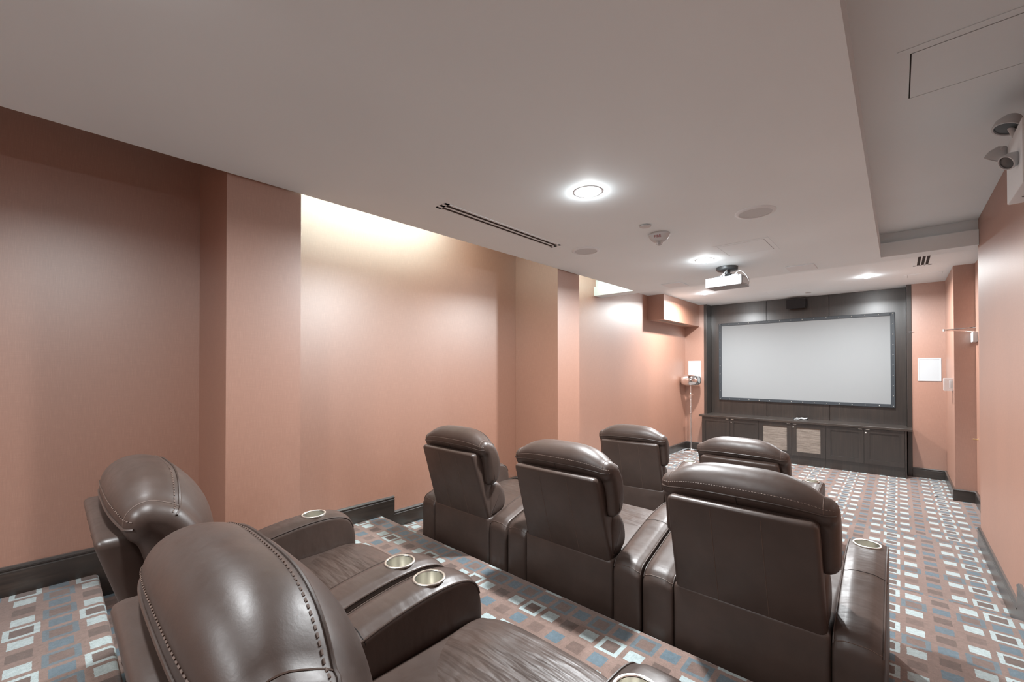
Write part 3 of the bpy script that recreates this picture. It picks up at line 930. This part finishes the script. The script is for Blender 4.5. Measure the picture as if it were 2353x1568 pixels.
obj('vent_side', box_bm(.1795, .1815, -.09, .09, -.03, .03), GRILLE_W, pj)
obj('ceiling_mount', lathe_bm([(.100, .170), (.104, .166), (.104, .140), (.095, .132), (.03, .130)], seg=36), GREYMET, pj, True)
obj('mount_neck', lathe_bm([(.030, .132), (.030, .098), (.050, .092), (.050, .080)], seg=20), GREYMET, pj, True)
bm = bmesh.new(); bx(bm, -.110, .110, -.016, .016, .066, .082); bx(bm, -.016, .016, -.100, .100, .066, .082)
for x, y in ((-.105, 0), (.105, 0), (0, -.095), (0, .095)): bx(bm, x - .006, x + .006, y - .006, y + .006, .046, .084)
obj('mount_arm', bm, GREYMET, pj)
for pts in ([(.02, -.05, .135), (.012, -.10, .10), (.012, -.138, .04), (.028, -.140, -.004), (.036, -.136, -.012)],
            [(.02, -.05, .135), (.0, -.12, .075), (-.040, -.140, .03), (-.058, -.142, -.02), (-.050, -.136, -.030)],
            [(.10, -.10, .055), (.16, -.13, .085), (.205, -.10, .05), (.222, -.04, -.01), (.205, 0.0, -.045), (.181, .01, -.03)]):
    obj('cable', tube_bm(catmull(pts, 6, False), .0035, 6), WHITE, pj, True)

# ------------------------------------------------------------------ right wall fittings
t = thing('emergency_light', 'white emergency lighting box with swivel lamp heads high on the right wall', 'emergency light', (XR, 3.15, 2.54))
obj('housing', rbox(-.110, -0.0005, -.181, .183, .0, .30, .006), WHITE_MET, t, True)
obj('knockout', lathe_bm([(.008, -.001), (.008, .002)], seg=12, o=(-.07, .06, 0)), GREYMET, t)
def head(px_, py_, pz_, aim, r):
    q = Vector((0, 0, -1)).rotation_difference(Vector(aim).normalized())
    bm = lathe_bm([(.012, .055), (r * .6, .050), (r * .95, .022), (r, 0), (r * .98, -.012), (r * .86, -.012), (r * .84, -.004), (.0005, .002)], seg=28)
    for v in bm.verts: v.co = q @ v.co + Vector((px_, py_, pz_))
    h = obj('lamp_head', bm, WHITE, t, True)
    bm = lathe_bm([(r * .83, -.006), (r * .5, -.009), (.0005, -.010)], seg=28, cap=False)
    for v in bm.verts: v.co = q @ v.co + Vector((px_, py_, pz_))
    obj('lens', bm, GREYMET, h, True)
head(-.125, .02, .345, (-.35, -.25, -1), .055)
head(-.140, .20, .262, (-.6, .3, -.9), .050)
head(-.140, -.10, .135, (-.8, -.5, -.6), .036)
for a, b in (((-.13, .02, .38), (-.10, .02, .29)), ((-.15, .21, .29), (-.12, .15, .29)), ((-.15, -.08, .15), (-.13, -.06, .15))):
    obj('arm', tube_bm([a, b], .012, 10), WHITE, t, True)

t = thing('thermostat_cover', 'clear plastic thermostat guard on the right wall just before the screen wall', 'thermostat', (XR, 8.05, 1.40))
bm = bmesh.new()
for a in ((-.085, -.081, -.10, .10, 0, .165), (-.085, 0, -.10, -.096, 0, .165), (-.085, 0, .096, .10, 0, .165), (-.085, 0, -.10, .10, 0, .005), (-.085, 0, -.10, .10, .160, .165)): bx(bm, *a)
obj('guard', bm, GUARD, t)
obj('thermostat', rbox(-.030, -.001, -.065, .065, .030, .135, .005), WHITE, t, True)
t = thing('door_closer', 'thin pale closer arm over a small white box in the right wall alcove', 'door closer', (XA, 7.66, 2.02))
obj('body', rbox(-.045, -.001, -.045, .16, .0, .125, .006), WHITE, t, True)
obj('arm', tube_bm([(-.02, -.03, .180), (-.15, .01, .172), (-.285, .05, .165)], .006, 8), CHROME, t, True)
obj('arm', tube_bm([(-.02, .10, .135), (-.15, .08, .150), (-.285, .05, .160)], .006, 8), CHROME, t, True)
obj('pivot', lathe_bm([(.011, .150), (.011, .176)], seg=14, o=(-.285, .05, 0)), WHITE, t, True)
o = obj('door_bolt', lathe_bm([(.007, -.045), (.007, -.006), (.015, -.004), (.015, 0)], seg=14, axis='X', o=(0, 0, 0)), BRASS, None, True)
o.location = (XA, 7.72, 0.818); tag(o, 'small brass door stop peg low in the right wall alcove', 'door stop')
bm = bmesh.new(); bmesh.ops.create_icosphere(bm, subdivisions=2, radius=0.022)
for v in bm.verts: v.co *= random.uniform(0.7, 1.15); v.co.z = v.co.z * 0.7 + 0.014
for v in bm.verts: v.co.z = max(v.co.z, 0.0)
o = obj('paper_scrap', bm, WHITE); o.location = (0.355, 7.90, 0.001); tag(o, 'crumpled white paper scrap on the carpet near the right alcove', 'litter')
o = obj('cable_clip', rbox(-.03, .03, -.008, 0, -.008, .008, .003), CLEAR); o.location = (0.150, 9.126, 2.27); tag(o, 'small clear clip stuck on the right side of the wood surround', 'clip')
